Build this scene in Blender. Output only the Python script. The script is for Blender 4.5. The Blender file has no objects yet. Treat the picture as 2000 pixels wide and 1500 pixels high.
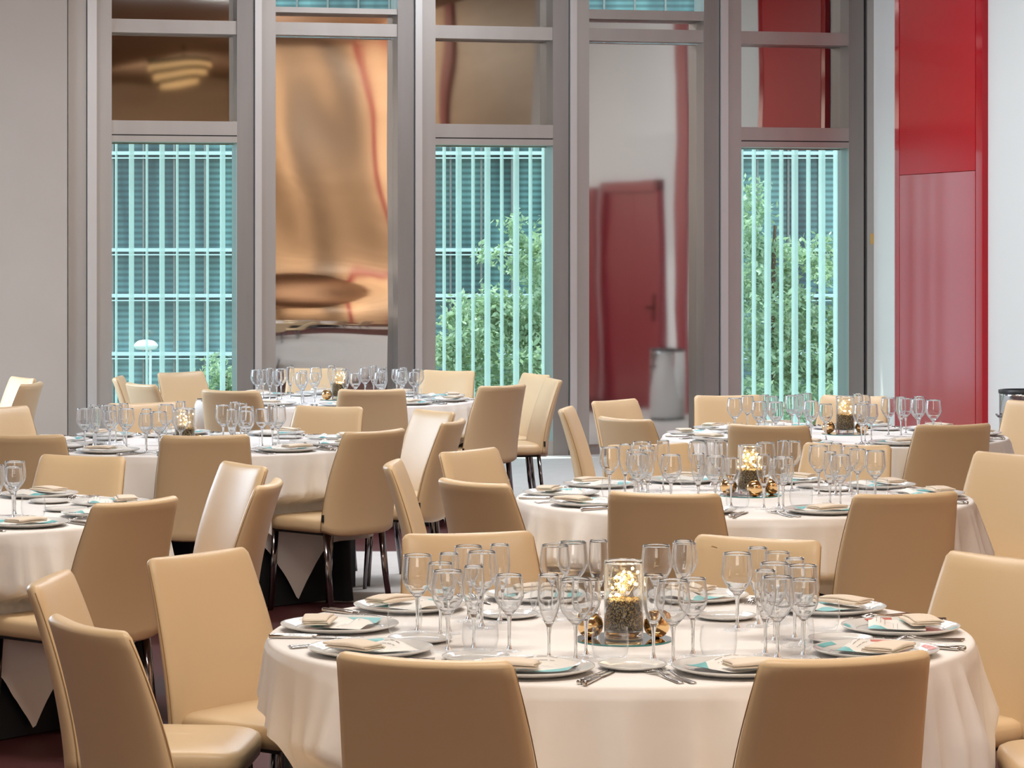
import bpy, bmesh, math, random
from mathutils import Vector, Matrix
random.seed(7)
PI = math.pi
scene = bpy.context.scene
COL = scene.collection

# ------------------------------------------------------------------ camera
F, HY, H = 5600.0, 480.0, 1.767          # focal length in px, horizon row, eye height
cam_d = bpy.data.cameras.new('camera'); cam = bpy.data.objects.new('camera', cam_d); COL.objects.link(cam)
cam.location = (0, 0, H); cam.rotation_euler = (PI/2, 0, 0)
cam_d.sensor_width = 36; cam_d.lens = F/2000*36
cam_d.shift_y = -(750-HY)/2000
cam_d.clip_end = 500
scene.camera = cam

def ground(px, py, z):                    # point at height z that shows at pixel
    Y = F*(H-z)/(py-HY)
    return Vector(((px-1000)*Y/F, Y, z))

# ------------------------------------------------------------------ helpers
def tag(o, label=None, cat=None, group=None, kind=None):
    if label: o['label'] = label
    if cat: o['category'] = cat
    if group: o['group'] = group
    if kind: o['kind'] = kind
    return o

def link(name, me, m=None, parent=None, smooth=True):
    o = bpy.data.objects.new(name, me); COL.objects.link(o)
    if m and not me.materials: me.materials.append(m)
    if parent: o.parent = parent
    if smooth:
        for p in me.polygons: p.use_smooth = True
    return o

def from_bm(name, bm, m=None, parent=None, smooth=True, recalc=True):
    if recalc: bmesh.ops.recalc_face_normals(bm, faces=bm.faces)
    me = bpy.data.meshes.new(name); bm.to_mesh(me); bm.free()
    return link(name, me, m, parent, smooth)

def empty(name, loc=(0,0,0), rz=0):
    o = bpy.data.objects.new(name, None); COL.objects.link(o)
    o.location = loc; o.rotation_euler = (0,0,rz); o.empty_display_size = .05
    return o

def dup(root, loc=None, rz=None):
    r = root.copy(); COL.objects.link(r)
    for k in ('label','group','category'):
        pass
    for ch in list(root.children):
        c = ch.copy(); COL.objects.link(c); c.parent = r
        for g in list(ch.children):
            d = g.copy(); COL.objects.link(d); d.parent = c
    if loc is not None: r.location = loc
    if rz is not None: r.rotation_euler = (0,0,rz)
    return r

def add_box(bm, x0,x1,y0,y1,z0,z1):
    vs = [bm.verts.new(p) for p in ((x0,y0,z0),(x1,y0,z0),(x1,y1,z0),(x0,y1,z0),(x0,y0,z1),(x1,y0,z1),(x1,y1,z1),(x0,y1,z1))]
    for f in ((0,3,2,1),(4,5,6,7),(0,1,5,4),(1,2,6,5),(2,3,7,6),(3,0,4,7)): bm.faces.new([vs[i] for i in f])

def box(name, x0,x1,y0,y1,z0,z1, m, parent=None, bev=0.0):
    bm = bmesh.new(); add_box(bm,x0,x1,y0,y1,z0,z1)
    if bev: bmesh.ops.bevel(bm, geom=bm.edges[:], offset=bev, segments=2, affect='EDGES', profile=.7)
    return from_bm(name, bm, m, parent, smooth=False)

def lathe_bm(prof, n=32, close=False):
    """prof: list of (r,z). r==0 makes a pole."""
    bm = bmesh.new(); rings = []
    for r,z in prof:
        if r < 1e-6: rings.append([bm.verts.new((0,0,z))])
        else: rings.append([bm.verts.new((r*math.cos(2*PI*i/n), r*math.sin(2*PI*i/n), z)) for i in range(n)])
    for a,b in zip(rings, rings[1:]):
        for i in range(n):
            j = (i+1)%n
            if len(a)==1 and len(b)==1: continue
            if len(a)==1: bm.faces.new((a[0], b[j], b[i]))
            elif len(b)==1: bm.faces.new((a[i], a[j], b[0]))
            else: bm.faces.new((a[i], a[j], b[j], b[i]))
    return bm

def smooth_prof(pts, k=4):
    """Catmull-Rom through pts"""
    out = []
    for i in range(len(pts)-1):
        p0 = pts[max(i-1,0)]; p1 = pts[i]; p2 = pts[i+1]; p3 = pts[min(i+2,len(pts)-1)]
        for s in range(k):
            t = s/k
            out.append(tuple(.5*((2*p1[c]) + (-p0[c]+p2[c])*t + (2*p0[c]-5*p1[c]+4*p2[c]-p3[c])*t*t + (-p0[c]+3*p1[c]-3*p2[c]+p3[c])*t**3) for c in range(len(p1))))
    out.append(pts[-1]); return out

def tube_bm(pts, r, n=8, bm=None, flat=1.0, caps=True):
    bm = bm or bmesh.new(); pts = [Vector(p) for p in pts]; rings = []
    for i,p in enumerate(pts):
        d = (pts[min(i+1,len(pts)-1)] - pts[max(i-1,0)]).normalized()
        up = Vector((0,0,1)) if abs(d.z) < .9 else Vector((1,0,0))
        a = d.cross(up).normalized(); b = d.cross(a)
        rr = r[i] if isinstance(r,(list,tuple)) else r
        rings.append([bm.verts.new(p + a*rr*math.cos(2*PI*k/n) + b*rr*flat*math.sin(2*PI*k/n)) for k in range(n)])
    for A,B in zip(rings, rings[1:]):
        for k in range(n): bm.faces.new((A[k],A[(k+1)%n],B[(k+1)%n],B[k]))
    if caps: bm.faces.new(rings[0][::-1]); bm.faces.new(rings[-1])
    return bm

# ------------------------------------------------------------------ materials
def lin(r,g,b):
    f = lambda c: (c/255/12.92) if c/255 <= .04045 else ((c/255+.055)/1.055)**2.4
    return (f(r),f(g),f(b),1)

def mat(name, col, rough=.5, metal=0, spec=.5, **kw):
    m = bpy.data.materials.new(name); m.use_nodes = True
    b = m.node_tree.nodes['Principled BSDF']
    b.inputs['Base Color'].default_value = col
    b.inputs['Roughness'].default_value = rough
    b.inputs['Metallic'].default_value = metal
    b.inputs['Specular IOR Level'].default_value = spec
    for k,v in kw.items(): b.inputs[k.replace('_',' ')].default_value = v
    return m

def N(m, t, **kw):
    n = m.node_tree.nodes.new(t)
    for k,v in kw.items():
        if hasattr(n,k): setattr(n,k,v)
        else: n.inputs[k.replace('_',' ')].default_value = v
    return n
def L(m, a, b): m.node_tree.links.new(a, b)
def P(m): return m.node_tree.nodes['Principled BSDF']

def noise_color(m, c1, c2, scale, vscale=(1,1,1), detail=4, lo=.3, hi=.7, coord='Object'):
    tc = N(m,'ShaderNodeTexCoord'); mp = N(m,'ShaderNodeMapping'); mp.inputs['Scale'].default_value = vscale
    no = N(m,'ShaderNodeTexNoise'); no.inputs['Scale'].default_value = scale; no.inputs['Detail'].default_value = detail
    cr = N(m,'ShaderNodeValToRGB'); cr.color_ramp.elements[0].color = c1; cr.color_ramp.elements[1].color = c2
    cr.color_ramp.elements[0].position = lo; cr.color_ramp.elements[1].position = hi
    L(m, tc.outputs[coord], mp.inputs[0]); L(m, mp.outputs[0], no.inputs[0]); L(m, no.outputs[0], cr.inputs[0]); L(m, cr.outputs[0], P(m).inputs['Base Color'])
    return no

def bump(m, scale, dist, strength=1, detail=2, vscale=(1,1,1), coord='Object'):
    tc = N(m,'ShaderNodeTexCoord'); mp = N(m,'ShaderNodeMapping'); mp.inputs['Scale'].default_value = vscale
    no = N(m,'ShaderNodeTexNoise'); no.inputs['Scale'].default_value = scale; no.inputs['Detail'].default_value = detail
    bp = N(m,'ShaderNodeBump'); bp.inputs['Strength'].default_value = strength; bp.inputs['Distance'].default_value = dist
    L(m, tc.outputs[coord], mp.inputs[0]); L(m, mp.outputs[0], no.inputs[0]); L(m, no.outputs[0], bp.inputs['Height']); L(m, bp.outputs[0], P(m).inputs['Normal'])

M = {}
M['leather'] = mat('cream_leather', (.71,.52,.31,1), .40, spec=.5); bump(M['leather'], 260, .0006, .35, 3)
M['seam'] = mat('seam_thread', (.33,.19,.07,1), .7)
M['tag'] = mat('black_tag', (.01,.01,.01,1), .6)
M['leg'] = mat('dark_chrome', (.22,.20,.21,1), .16, 1)
M['underseat'] = mat('underseat_black', (.02,.02,.02,1), .7)
M['cloth'] = mat('white_linen', (.87,.835,.81,1), .8, spec=.2); bump(M['cloth'], 7, .012, .35, 3)
M['skirt'] = mat('black_cloth', (.014,.015,.018,1), .75, spec=.25)
M['china'] = mat('white_china', (.80,.79,.77,1), .12, spec=.6)
M['napkin'] = mat('cream_napkin', (.80,.69,.57,1), .85, spec=.1); bump(M['napkin'], 400, .0006, .4, 2)
M['paper'] = mat('menu_paper', (.86,.84,.80,1), .6, spec=.2)
M['teal'] = mat('teal_print', (.17,.50,.52,1), .5)
M['ink'] = mat('grey_ink', (.42,.38,.38,1), .7)
M['red_print'] = mat('red_print', (.55,.16,.12,1), .4)
M['steel'] = mat('cutlery_steel', (.62,.60,.58,1), .16, 1)
M['gold'] = mat('gold_mercury_glass', (.88,.60,.30,1), .16, 1); bump(M['gold'], 35, .004, .5, 3)
M['wire'] = mat('copper_wire', (.85,.68,.38,1), .3, 1)
M['bulb'] = mat('warm_bulb', (1,.85,.6,1), .4, Emission_Color=(1,.80,.48,1), Emission_Strength=110)
M['mirror'] = mat('mirror_glass', (.80,.86,.88,1), .02, 1)
M['mirror_edge'] = mat('mirror_edge', (.05,.22,.22,1), .15)
M['gravel'] = mat('gold_gravel', (.5,.3,.1,1), .35, .75)
g = M['gravel']
tc = N(g,'ShaderNodeTexCoord'); vo = N(g,'ShaderNodeTexVoronoi'); vo.inputs['Scale'].default_value = 230
cr = N(g,'ShaderNodeValToRGB'); cr.color_ramp.elements[0].color=(.75,.52,.20,1); cr.color_ramp.elements[1].color=(.05,.03,.012,1); cr.color_ramp.elements[0].position=.15; cr.color_ramp.elements[1].position=.62
bp = N(g,'ShaderNodeBump'); bp.inputs['Distance'].default_value=.004; bp.invert=True
L(g,tc.outputs['Object'],vo.inputs['Vector']); L(g,vo.outputs['Distance'],cr.inputs[0]); L(g,cr.outputs[0],P(g).inputs['Base Color']); L(g,vo.outputs['Distance'],bp.inputs['Height']); L(g,bp.outputs[0],P(g).inputs['Normal'])

def glass_mat(name, col, ior=1.45, rough=0.0):
    m = bpy.data.materials.new(name); m.use_nodes = True; nt = m.node_tree; nt.nodes.remove(P(m))
    gl = N(m,'ShaderNodeBsdfGlass'); gl.inputs['Color'].default_value = col; gl.inputs['IOR'].default_value = ior; gl.inputs['Roughness'].default_value = rough
    L(m, gl.outputs[0], nt.nodes['Material Output'].inputs[0]); return m
def crystal(name, edge):
    m = glass_mat(name, (.99,.995,1,1), 1.5); nt = m.node_tree; gl = [n for n in nt.nodes if n.type=='BSDF_GLASS'][0]
    d2 = N(m,'ShaderNodeBsdfDiffuse'); d2.inputs['Color'].default_value=(.95,.97,1,1)  # white mixed in at glancing angles stands in for bright rim highlights
    lw = N(m,'ShaderNodeLayerWeight'); lw.inputs[0].default_value=.5; pw = N(m,'ShaderNodeMath', operation='POWER'); pw.inputs[1].default_value=2.4; sc = N(m,'ShaderNodeMath', operation='MULTIPLY'); sc.inputs[1].default_value=edge
    ge = N(m,'ShaderNodeNewGeometry'); iv = N(m,'ShaderNodeMath', operation='SUBTRACT'); iv.inputs[0].default_value=1; ff = N(m,'ShaderNodeMath', operation='MULTIPLY')
    L(m,ge.outputs['Backfacing'],iv.inputs[1])
    L(m,lw.outputs['Facing'],pw.inputs[0]); L(m,pw.outputs[0],sc.inputs[0]); L(m,sc.outputs[0],ff.inputs[0]); L(m,iv.outputs[0],ff.inputs[1])
    t2 = N(m,'ShaderNodeBsdfTranslucent'); t2.inputs['Color'].default_value=(.97,.98,1,1); a3 = N(m,'ShaderNodeMixShader'); L(m,d2.outputs[0],a3.inputs[1]); L(m,t2.outputs[0],a3.inputs[2])
    a2 = N(m,'ShaderNodeMixShader')
    L(m,ff.outputs[0],a2.inputs[0]); L(m,gl.outputs[0],a2.inputs[1]); L(m,a3.outputs[0],a2.inputs[2])
    L(m,a2.outputs[0],nt.nodes['Material Output'].inputs[0]); return m
def thin(name, tint):
    """thin-walled glass: see-through, bright and reflective where the wall is seen edge-on"""
    m = bpy.data.materials.new(name); m.use_nodes = True; nt = m.node_tree; nt.nodes.remove(P(m))
    tr = N(m,'ShaderNodeBsdfTransparent'); tr.inputs[0].default_value = tint
    gs = N(m,'ShaderNodeBsdfGlossy'); gs.inputs['Roughness'].default_value = .03
    df = N(m,'ShaderNodeBsdfDiffuse'); df.inputs[0].default_value = (.95,.97,1,1)  # white put into the edge-on colour to lighten the rims
    lw = N(m,'ShaderNodeLayerWeight'); lw.inputs[0].default_value=.5
    pw = N(m,'ShaderNodeMath', operation='POWER'); pw.inputs[1].default_value=4.0
    sc = N(m,'ShaderNodeMath', operation='MULTIPLY_ADD'); sc.inputs[1].default_value=.5; sc.inputs[2].default_value=.02
    a0 = N(m,'ShaderNodeMixShader'); a0.inputs[0].default_value=.5; L(m,gs.outputs[0],a0.inputs[1]); L(m,df.outputs[0],a0.inputs[2])
    L(m,lw.outputs['Facing'],pw.inputs[0]); L(m,pw.outputs[0],sc.inputs[0])
    mx = N(m,'ShaderNodeMixShader'); L(m,sc.outputs[0],mx.inputs[0]); L(m,tr.outputs[0],mx.inputs[1]); L(m,a0.outputs[0],mx.inputs[2]); L(m,mx.outputs[0],nt.nodes['Material Output'].inputs[0]); return m
M['crystal'] = crystal('clear_crystal', .85)
M['crystal_thin'] = thin('thin_crystal', (.985,.99,.995,1))
def pane_mat(name, tint, refl=.08):
    m = bpy.data.materials.new(name); m.use_nodes = True; nt = m.node_tree; nt.nodes.remove(P(m))
    tr = N(m,'ShaderNodeBsdfTransparent'); tr.inputs[0].default_value = tint
    gs = N(m,'ShaderNodeBsdfGlossy'); gs.inputs['Roughness'].default_value = .02; gs.inputs[0].default_value=(.9,.95,.95,1)
    mx = N(m,'ShaderNodeMixShader'); mx.inputs[0].default_value = refl
    L(m,tr.outputs[0],mx.inputs[1]); L(m,gs.outputs[0],mx.inputs[2]); L(m,mx.outputs[0],nt.nodes['Material Output'].inputs[0]); return m
M['pane'] = pane_mat('window_glass', (.84,.965,.955,1), .03)

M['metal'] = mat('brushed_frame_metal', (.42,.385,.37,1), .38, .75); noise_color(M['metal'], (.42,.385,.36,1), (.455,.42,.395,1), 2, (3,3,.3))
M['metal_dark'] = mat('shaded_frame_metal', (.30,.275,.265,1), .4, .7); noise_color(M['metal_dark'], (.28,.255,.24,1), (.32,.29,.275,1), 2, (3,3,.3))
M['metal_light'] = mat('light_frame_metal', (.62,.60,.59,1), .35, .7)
M['steel_mirror'] = mat('polished_steel', (.74,.70,.66,1), .045, 1)
bump(M['steel_mirror'], 3.2, .0007, .5, 1.0, (1,1,.55))
M['dark_mirror'] = mat('tinted_mirror_glass', (.48,.46,.43,1), .03, 1); bump(M['dark_mirror'], 1.6, .0007, .4, 0.5)
M['wall_white'] = mat('white_paint', (.78,.76,.73,1), .7, spec=.3)
M['wall_grey'] = mat('pale_plaster', (.66,.60,.56,1), .8, spec=.2); noise_color(M['wall_grey'], (.45,.375,.32,1), (.49,.41,.355,1), .8)
M['red'] = mat('red_lacquer', (.43,.001,.010,1), .11, spec=.42)
M['red_upper'] = mat('red_satin_lacquer', (.47,.001,.010,1), .34, spec=.22)
M['red_joint'] = mat('dark_red_joint', (.10,.002,.006,1), .4)
M['door_red'] = mat('door_red', (.26,.012,.028,1), .35)
M['wood'] = mat('tan_wood', (.62,.36,.17,1), .45); noise_color(M['wood'], (.46,.31,.19,1), (.60,.42,.27,1), 1.4, (.3,.3,3))
M['ceiling'] = mat('ceiling_brown', (.34,.22,.14,1), .8)
M['bin'] = mat('bin_steel', (.72,.72,.73,1), .12, 1); bump(M['bin'], 5, .004, .6, 1)
M['black'] = mat('black_plastic', (.02,.02,.022,1), .4)
M['sticker'] = mat('tan_sticker', lin(205,165,95), .6)

# floor: maroon carpet with grey stone aisles
fl = M['floor'] = mat('carpet_and_stone', (.1,.03,.03,1), .55, spec=.3)
tc = N(fl,'ShaderNodeTexCoord'); sp = N(fl,'ShaderNodeSeparateXYZ'); L(fl, tc.outputs['Object'], sp.inputs[0])
def step(sock, lo, hi):
    mr = N(fl,'ShaderNodeMapRange'); mr.inputs[1].default_value=lo; mr.inputs[2].default_value=hi; L(fl, sock, mr.inputs[0]); return mr.outputs[0]
def mul(a,b,op='MULTIPLY'):
    q = N(fl,'ShaderNodeMath', operation=op); L(fl,a,q.inputs[0]); L(fl,b,q.inputs[1]); return q.outputs[0]
far = step(sp.outputs[1], 19.0, 19.15)
b1 = mul(step(sp.outputs[1], 14.2, 14.25), step(sp.outputs[1], 16.6, 16.55)); b1 = mul(b1, step(sp.outputs[0], -1.3, -1.28))
mask = mul(far, b1, 'MAXIMUM')
cn = N(fl,'ShaderNodeTexNoise'); cn.inputs['Scale'].default_value=60
c1 = N(fl,'ShaderNodeValToRGB'); c1.color_ramp.elements[0].color=(.045,.010,.012,1); c1.color_ramp.elements[1].color=(.10,.026,.026,1); L(fl,tc.outputs['Object'],cn.inputs[0]); L(fl,cn.outputs[0],c1.inputs[0])
sn = N(fl,'ShaderNodeTexNoise'); sn.inputs['Scale'].default_value=9
c2 = N(fl,'ShaderNodeValToRGB'); c2.color_ramp.elements[0].color=(.55,.53,.51,1); c2.color_ramp.elements[1].color=(.68,.65,.63,1); L(fl,tc.outputs['Object'],sn.inputs[0]); L(fl,sn.outputs[0],c2.inputs[0])
mx = N(fl,'ShaderNodeMix', data_type='RGBA'); L(fl,mask,mx.inputs[0]); L(fl,c1.outputs[0],mx.inputs[6]); L(fl,c2.outputs[0],mx.inputs[7]); L(fl,mx.outputs[2],P(fl).inputs['Base Color'])

# outside
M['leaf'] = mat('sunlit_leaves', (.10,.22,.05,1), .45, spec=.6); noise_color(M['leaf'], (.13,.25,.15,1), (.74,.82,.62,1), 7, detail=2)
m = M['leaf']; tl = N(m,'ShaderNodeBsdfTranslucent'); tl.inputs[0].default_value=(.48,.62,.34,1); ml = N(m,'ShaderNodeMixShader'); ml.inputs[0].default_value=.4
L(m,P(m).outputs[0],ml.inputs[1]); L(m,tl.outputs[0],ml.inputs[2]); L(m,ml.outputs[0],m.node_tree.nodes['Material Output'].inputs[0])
M['bark'] = mat('bark', (.12,.08,.05,1), .9)
M['rib'] = mat('frosted_glass_rib', (.95,.98,.97,1), .3, spec=.5)
m = M['rib']; nt = m.node_tree
trn = N(m,'ShaderNodeBsdfTranslucent'); trn.inputs[0].default_value=(.95,1,.98,1); tr = N(m,'ShaderNodeBsdfTransparent'); tr.inputs[0].default_value=(.9,1,1,1)
a1 = N(m,'ShaderNodeMixShader'); a1.inputs[0].default_value=.5; a2 = N(m,'ShaderNodeMixShader'); a2.inputs[0].default_value=.42
L(m,P(m).outputs[0],a1.inputs[1]); L(m,trn.outputs[0],a1.inputs[2]); L(m,a1.outputs[0],a2.inputs[1]); L(m,tr.outputs[0],a2.inputs[2]); L(m,a2.outputs[0],nt.nodes['Material Output'].inputs[0])
fc = M['facade'] = mat('teal_facade_glass', (.05,.15,.17,1), .12, spec=.8)
tc = N(fc,'ShaderNodeTexCoord'); mp = N(fc,'ShaderNodeMapping'); mp.inputs['Scale'].default_value=(1.2,1,.15); no = N(fc,'ShaderNodeTexNoise'); no.inputs['Scale'].default_value=1.1; no.inputs['Detail'].default_value=3
cr = N(fc,'ShaderNodeValToRGB'); cr.color_ramp.elements[0].color=(.03,.085,.10,1); cr.color_ramp.elements[1].color=(.24,.44,.44,1); cr.color_ramp.elements[0].position=.35; cr.color_ramp.elements[1].position=.65
wv = N(fc,'ShaderNodeTexWave', bands_direction='Z'); wv.inputs['Scale'].default_value=2.6; wv.inputs['Distortion'].default_value=0
mq = N(fc,'ShaderNodeMix', data_type='RGBA', blend_type='MULTIPLY'); mq.inputs[0].default_value=.55
L(fc,tc.outputs['Object'],mp.inputs[0]); L(fc,mp.outputs[0],no.inputs[0]); L(fc,no.outputs[0],cr.inputs[0]); L(fc,tc.outputs['Object'],wv.inputs[0]); L(fc,cr.outputs[0],mq.inputs[6]); L(fc,wv.outputs[0],mq.inputs[7]); L(fc,mq.outputs[2],P(fc).inputs['Base Color'])
M['band'] = mat('white_metal_band', (.75,.85,.86,1), .5)
M['lamp_white'] = mat('lamp_white', (.85,.87,.86,1), .4)
M['lawn'] = mat('outdoor_ground', (.20,.22,.18,1), .9)

# ------------------------------------------------------------------ room shell
AL = math.radians(14.5); E = Vector((math.cos(AL), math.sin(AL))); NN = Vector((math.sin(AL), -math.cos(AL)))
W0 = Vector((.4757, 24.2))
def wall_hit(px, d=0.0):
    k = (px-1000)/F
    Y = (d + W0.dot(NN)) / (k*NN.x + NN.y)
    p = Vector((k*Y, Y)); return (p-W0).dot(E), Y
def S(px, d=0.0): return wall_hit(px,d)[0]
def wbox(name, s0, s1, d0, d1, z0, z1, m, parent=None, bev=0.0, kind='structure'):
    """box in wall coordinates: s along the wall, d towards the room"""
    o = box(name, s0, s1, -d1, -d0, z0, z1, m, parent, bev)
    if not parent:
        o.location = (W0.x, W0.y, 0); o.rotation_euler = (0,0,AL); o['kind'] = kind
    return o
def sempty(name):
    o = empty(name, (W0.x, W0.y, 0), AL); o['kind'] = 'structure'; return o

ZC = 5.2
sL = S(130); sR = S(1705)
# end piers / walls (normals read from the room)
tag(wbox('wall_left', sL-6.5, sL, -.25, .06, 0, ZC, M['wall_grey']), 'pale plaster wall at the end of the window wall')
corner = W0 + E*sR
def rwall(t, off=0.0):      # point on the right wall, t metres from the corner toward the camera
    return corner + NN*t + E*(-off)
def t_of_px(px):
    k = (px-1000)/F                      # corner.x + t*NN.x = k*(corner.y + t*NN.y)
    return (k*corner.y - corner.x)/(NN.x - k*NN.y)
def t_mirror(px):                        # seen in the mirrors on the window wall
    k = (px-1000)/F
    return (corner.x - k*corner.y)/(NN.x - k*NN.y)
def rbox(name, t0, t1, o0, o1, z0, z1, m, parent=None, bev=0.0, kind='structure'):
    """box on the right wall: t along it, o out of it into the room"""
    o = box(name, -o1, -o0, -t1, -t0, z0, z1, m, parent, bev)
    if not parent:
        o.location = (corner.x, corner.y, 0); o.rotation_euler = (0,0,AL); o['kind'] = kind
    return o
TL = 36.0
tr0, tr1 = t_of_px(1758), t_of_px(1930)
rbox('wall_right', -.3, 11.0, -.2, 0, 0, ZC, M['wall_white'])
rbox('wall_right_wood', 11.0, TL, -.2, 0, 0, ZC, M['wood'])
# red lacquer column on the right wall: three tall leaves with dark joints
rp = empty('trim_red', (corner.x, corner.y, 0), AL); rp['kind'] = 'structure'
w = tr1-tr0
rbox('joint_backing', tr0+.02, tr1-.02, 0, .02, 0, ZC, M['red_joint'], rp)
rbox('edge_strip', tr0, tr0+w*.055, .0, .05, 0, ZC, M['red'], rp, .004)
rbox('lower_panel', tr0+w*.06, tr0+w*.925, .0, .05, 0, 2.36, M['red'], rp, .003)
rbox('upper_panel', tr0+w*.06, tr0+w*.925, .0, .05, 2.363, ZC, M['red_upper'], rp, .003)
rbox('edge_strip', tr0+w*.93, tr1, .0, .05, 0, ZC, M['red'], rp, .004)
# red strip and red double door further along (seen in the steel panels)
tm=lambda px: t_mirror(px)-.42
rbox('trim_1', tm(1347), tm(1325), 0, .04, 0, ZC, M['door_red'])
d0,d1 = tm(1300),tm(1185)
dr = empty('door_1', (corner.x, corner.y, 0), AL); dr['kind'] = 'structure'
rbox('door_frame', d0, d0+.12, 0, .08, 0, 2.5, M['door_red'], dr); rbox('door_frame', d1-.12, d1, 0, .08, 0, 2.5, M['door_red'], dr); rbox('door_frame', d0, d1, 0, .08, 2.38, 2.5, M['door_red'], dr)
rbox('door_leaf', d0+.12, (d0+d1)/2-.004, 0, .03, 0, 2.38, M['door_red'], dr); rbox('door_leaf', (d0+d1)/2+.004, d1-.12, 0, .03, 0, 2.38, M['door_red'], dr)
rbox('handle_plate', d0+.28, d0+.33, .03, .045, .95, 1.25, M['leg'], dr); rbox('handle', d0+.30, d0+.50, .05, .07, 1.09, 1.115, M['leg'], dr)
d2 = empty('door_2', (corner.x, corner.y, 0), AL); d2['kind'] = 'structure'
rbox('door_leaf', tm(1170), tm(1120), 0, .05, 0, 2.45, M['door_red'], d2)
rbox('trim_2', tm(885), tm(872), 0, .05, 0, ZC, M['door_red'])
rbox('trim_3', tm(752), tm(738), 0, .05, 0, ZC, M['door_red'])
# unseen sides of the room, for light and reflections
o = box('wall_back', -12.5, .4, -TL-.2, -TL, 0, ZC, M['wood']); o.location=(corner.x,corner.y,0); o.rotation_euler=(0,0,AL); o['kind']='structure'
o = box('wall_side_upper', -12.72, -12.45, -TL, .3, 3.0, ZC, M['ceiling']); o.location=(corner.x,corner.y,0); o.rotation_euler=(0,0,AL); o['kind']='structure'
o = box('wall_side', -12.7, -12.5, -TL, .3, 0, 3.0, M['wall_white']); o.location=(corner.x,corner.y,0); o.rotation_euler=(0,0,AL); o['kind']='structure'
o = box('ceiling', -12.7, .4, -TL, .4, ZC, ZC+.2, M['ceiling']); o.location=(corner.x,corner.y,0); o.rotation_euler=(0,0,AL); o['kind']='structure'
bm = bmesh.new()
vs = [bm.verts.new((p.x,p.y,0)) for p in (corner+NN*(TL+.2)+E*.2, corner-NN*.15+E*.2, corner-NN*.15-E*12.7, corner+NN*(TL+.2)-E*12.7)]
bm.faces.new(vs); o = from_bm('floor', bm, M['floor'], smooth=False); o['kind']='structure'

M['lamp_glow'] = mat('warm_lamp_shade', (.9,.7,.4,1), .6, Emission_Color=(1,.62,.28,1), Emission_Strength=.9)
cl = empty('ceiling_lamp', (7.3,-.8,4.55)); tag(cl, 'round lit ceiling lamp mirrored in the upper pane of the first window', 'lamp')
for z_,r_ in ((0,.26),(.14,.40),(.28,.5)):
    from_bm('shade_ring', lathe_bm([(r_-.05,z_),(r_,z_),(r_,z_+.07),(r_-.05,z_+.07),(r_-.05,z_)],32), M['lamp_glow'], cl)
    from_bm('shade_spacer', lathe_bm([(r_-.04,z_+.07),(r_+.03,z_+.14),(r_-.04,z_+.14)],32), M['black'], cl)
from_bm('rod', tube_bm([(0,0,.42),(0,0,.65)], .015), M['leg'], cl)
# ------------------------------------------------------------------ window wall
posts = [(133,170,188,218),(463,497,510,538),(777,810,823,850),(1080,1112,1125,1150),(1375,1406,1420,1447),(1658,1687,1692,1705)]
RB = .21
for i,(a,b,c,d) in enumerate(posts):
    p = sempty('trim_%d' % (10+i))
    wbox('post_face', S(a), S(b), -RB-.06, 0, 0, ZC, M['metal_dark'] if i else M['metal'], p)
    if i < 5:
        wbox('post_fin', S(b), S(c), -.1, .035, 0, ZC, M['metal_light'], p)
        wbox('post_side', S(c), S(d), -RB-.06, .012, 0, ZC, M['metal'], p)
        wbox('post_groove', S(b)-.006, S(b), -.05, .006, 0, ZC, M['black'], p)
    else:
        wbox('post_groove', S(b), S(c), -.1, -.03, 0, ZC, M['black'], p)
        wbox('post_side', S(c), S(d), -RB-.06, .02, 0, ZC, M['metal'], p)
tagp = wbox('sticker', S(1698), S(1704), .021, .024, 1.767+(480-477)*.00445, 1.767+(480-456)*.00445, M['sticker'], kind='thing')
tag(tagp, 'small tan sticker on the steel post beside the white wall', 'sticker')

def mirror_panel(name, s0, s1, z0, z1, m, parent, bulge=0.0, seed=0):
    nx, nz = 24, 80
    bm = bmesh.new(); g = []
    rnd = random.Random(seed); ph = [rnd.uniform(0,6) for _ in range(6)]
    for j in range(nz+1):
        z = z0+(z1-z0)*j/nz; row=[]
        for i in range(nx+1):
            s = s0+(s1-s0)*i/nx
            y = .0012*bulge*math.sin(2.1*z+ph[0]) + .0010*bulge*math.sin(5.5*z+2.2*s+ph[1]) + .0006*bulge*math.sin(9*s+3*z+ph[2])
            y += -.030*bulge*math.exp(-((z-1.15)/.30)**2)*(1-.6*((s-(s0+s1)/2)/(s1-s0))**2) if bulge > 1 else 0
            row.append(bm.verts.new((s, RB+y, z)))
        g.append(row)
    for j in range(nz):
        for i in range(nx): bm.faces.new((g[j][i],g[j][i+1],g[j+1][i+1],g[j+1][i]))
    return from_bm(name, bm, m, parent, recalc=False)

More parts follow.
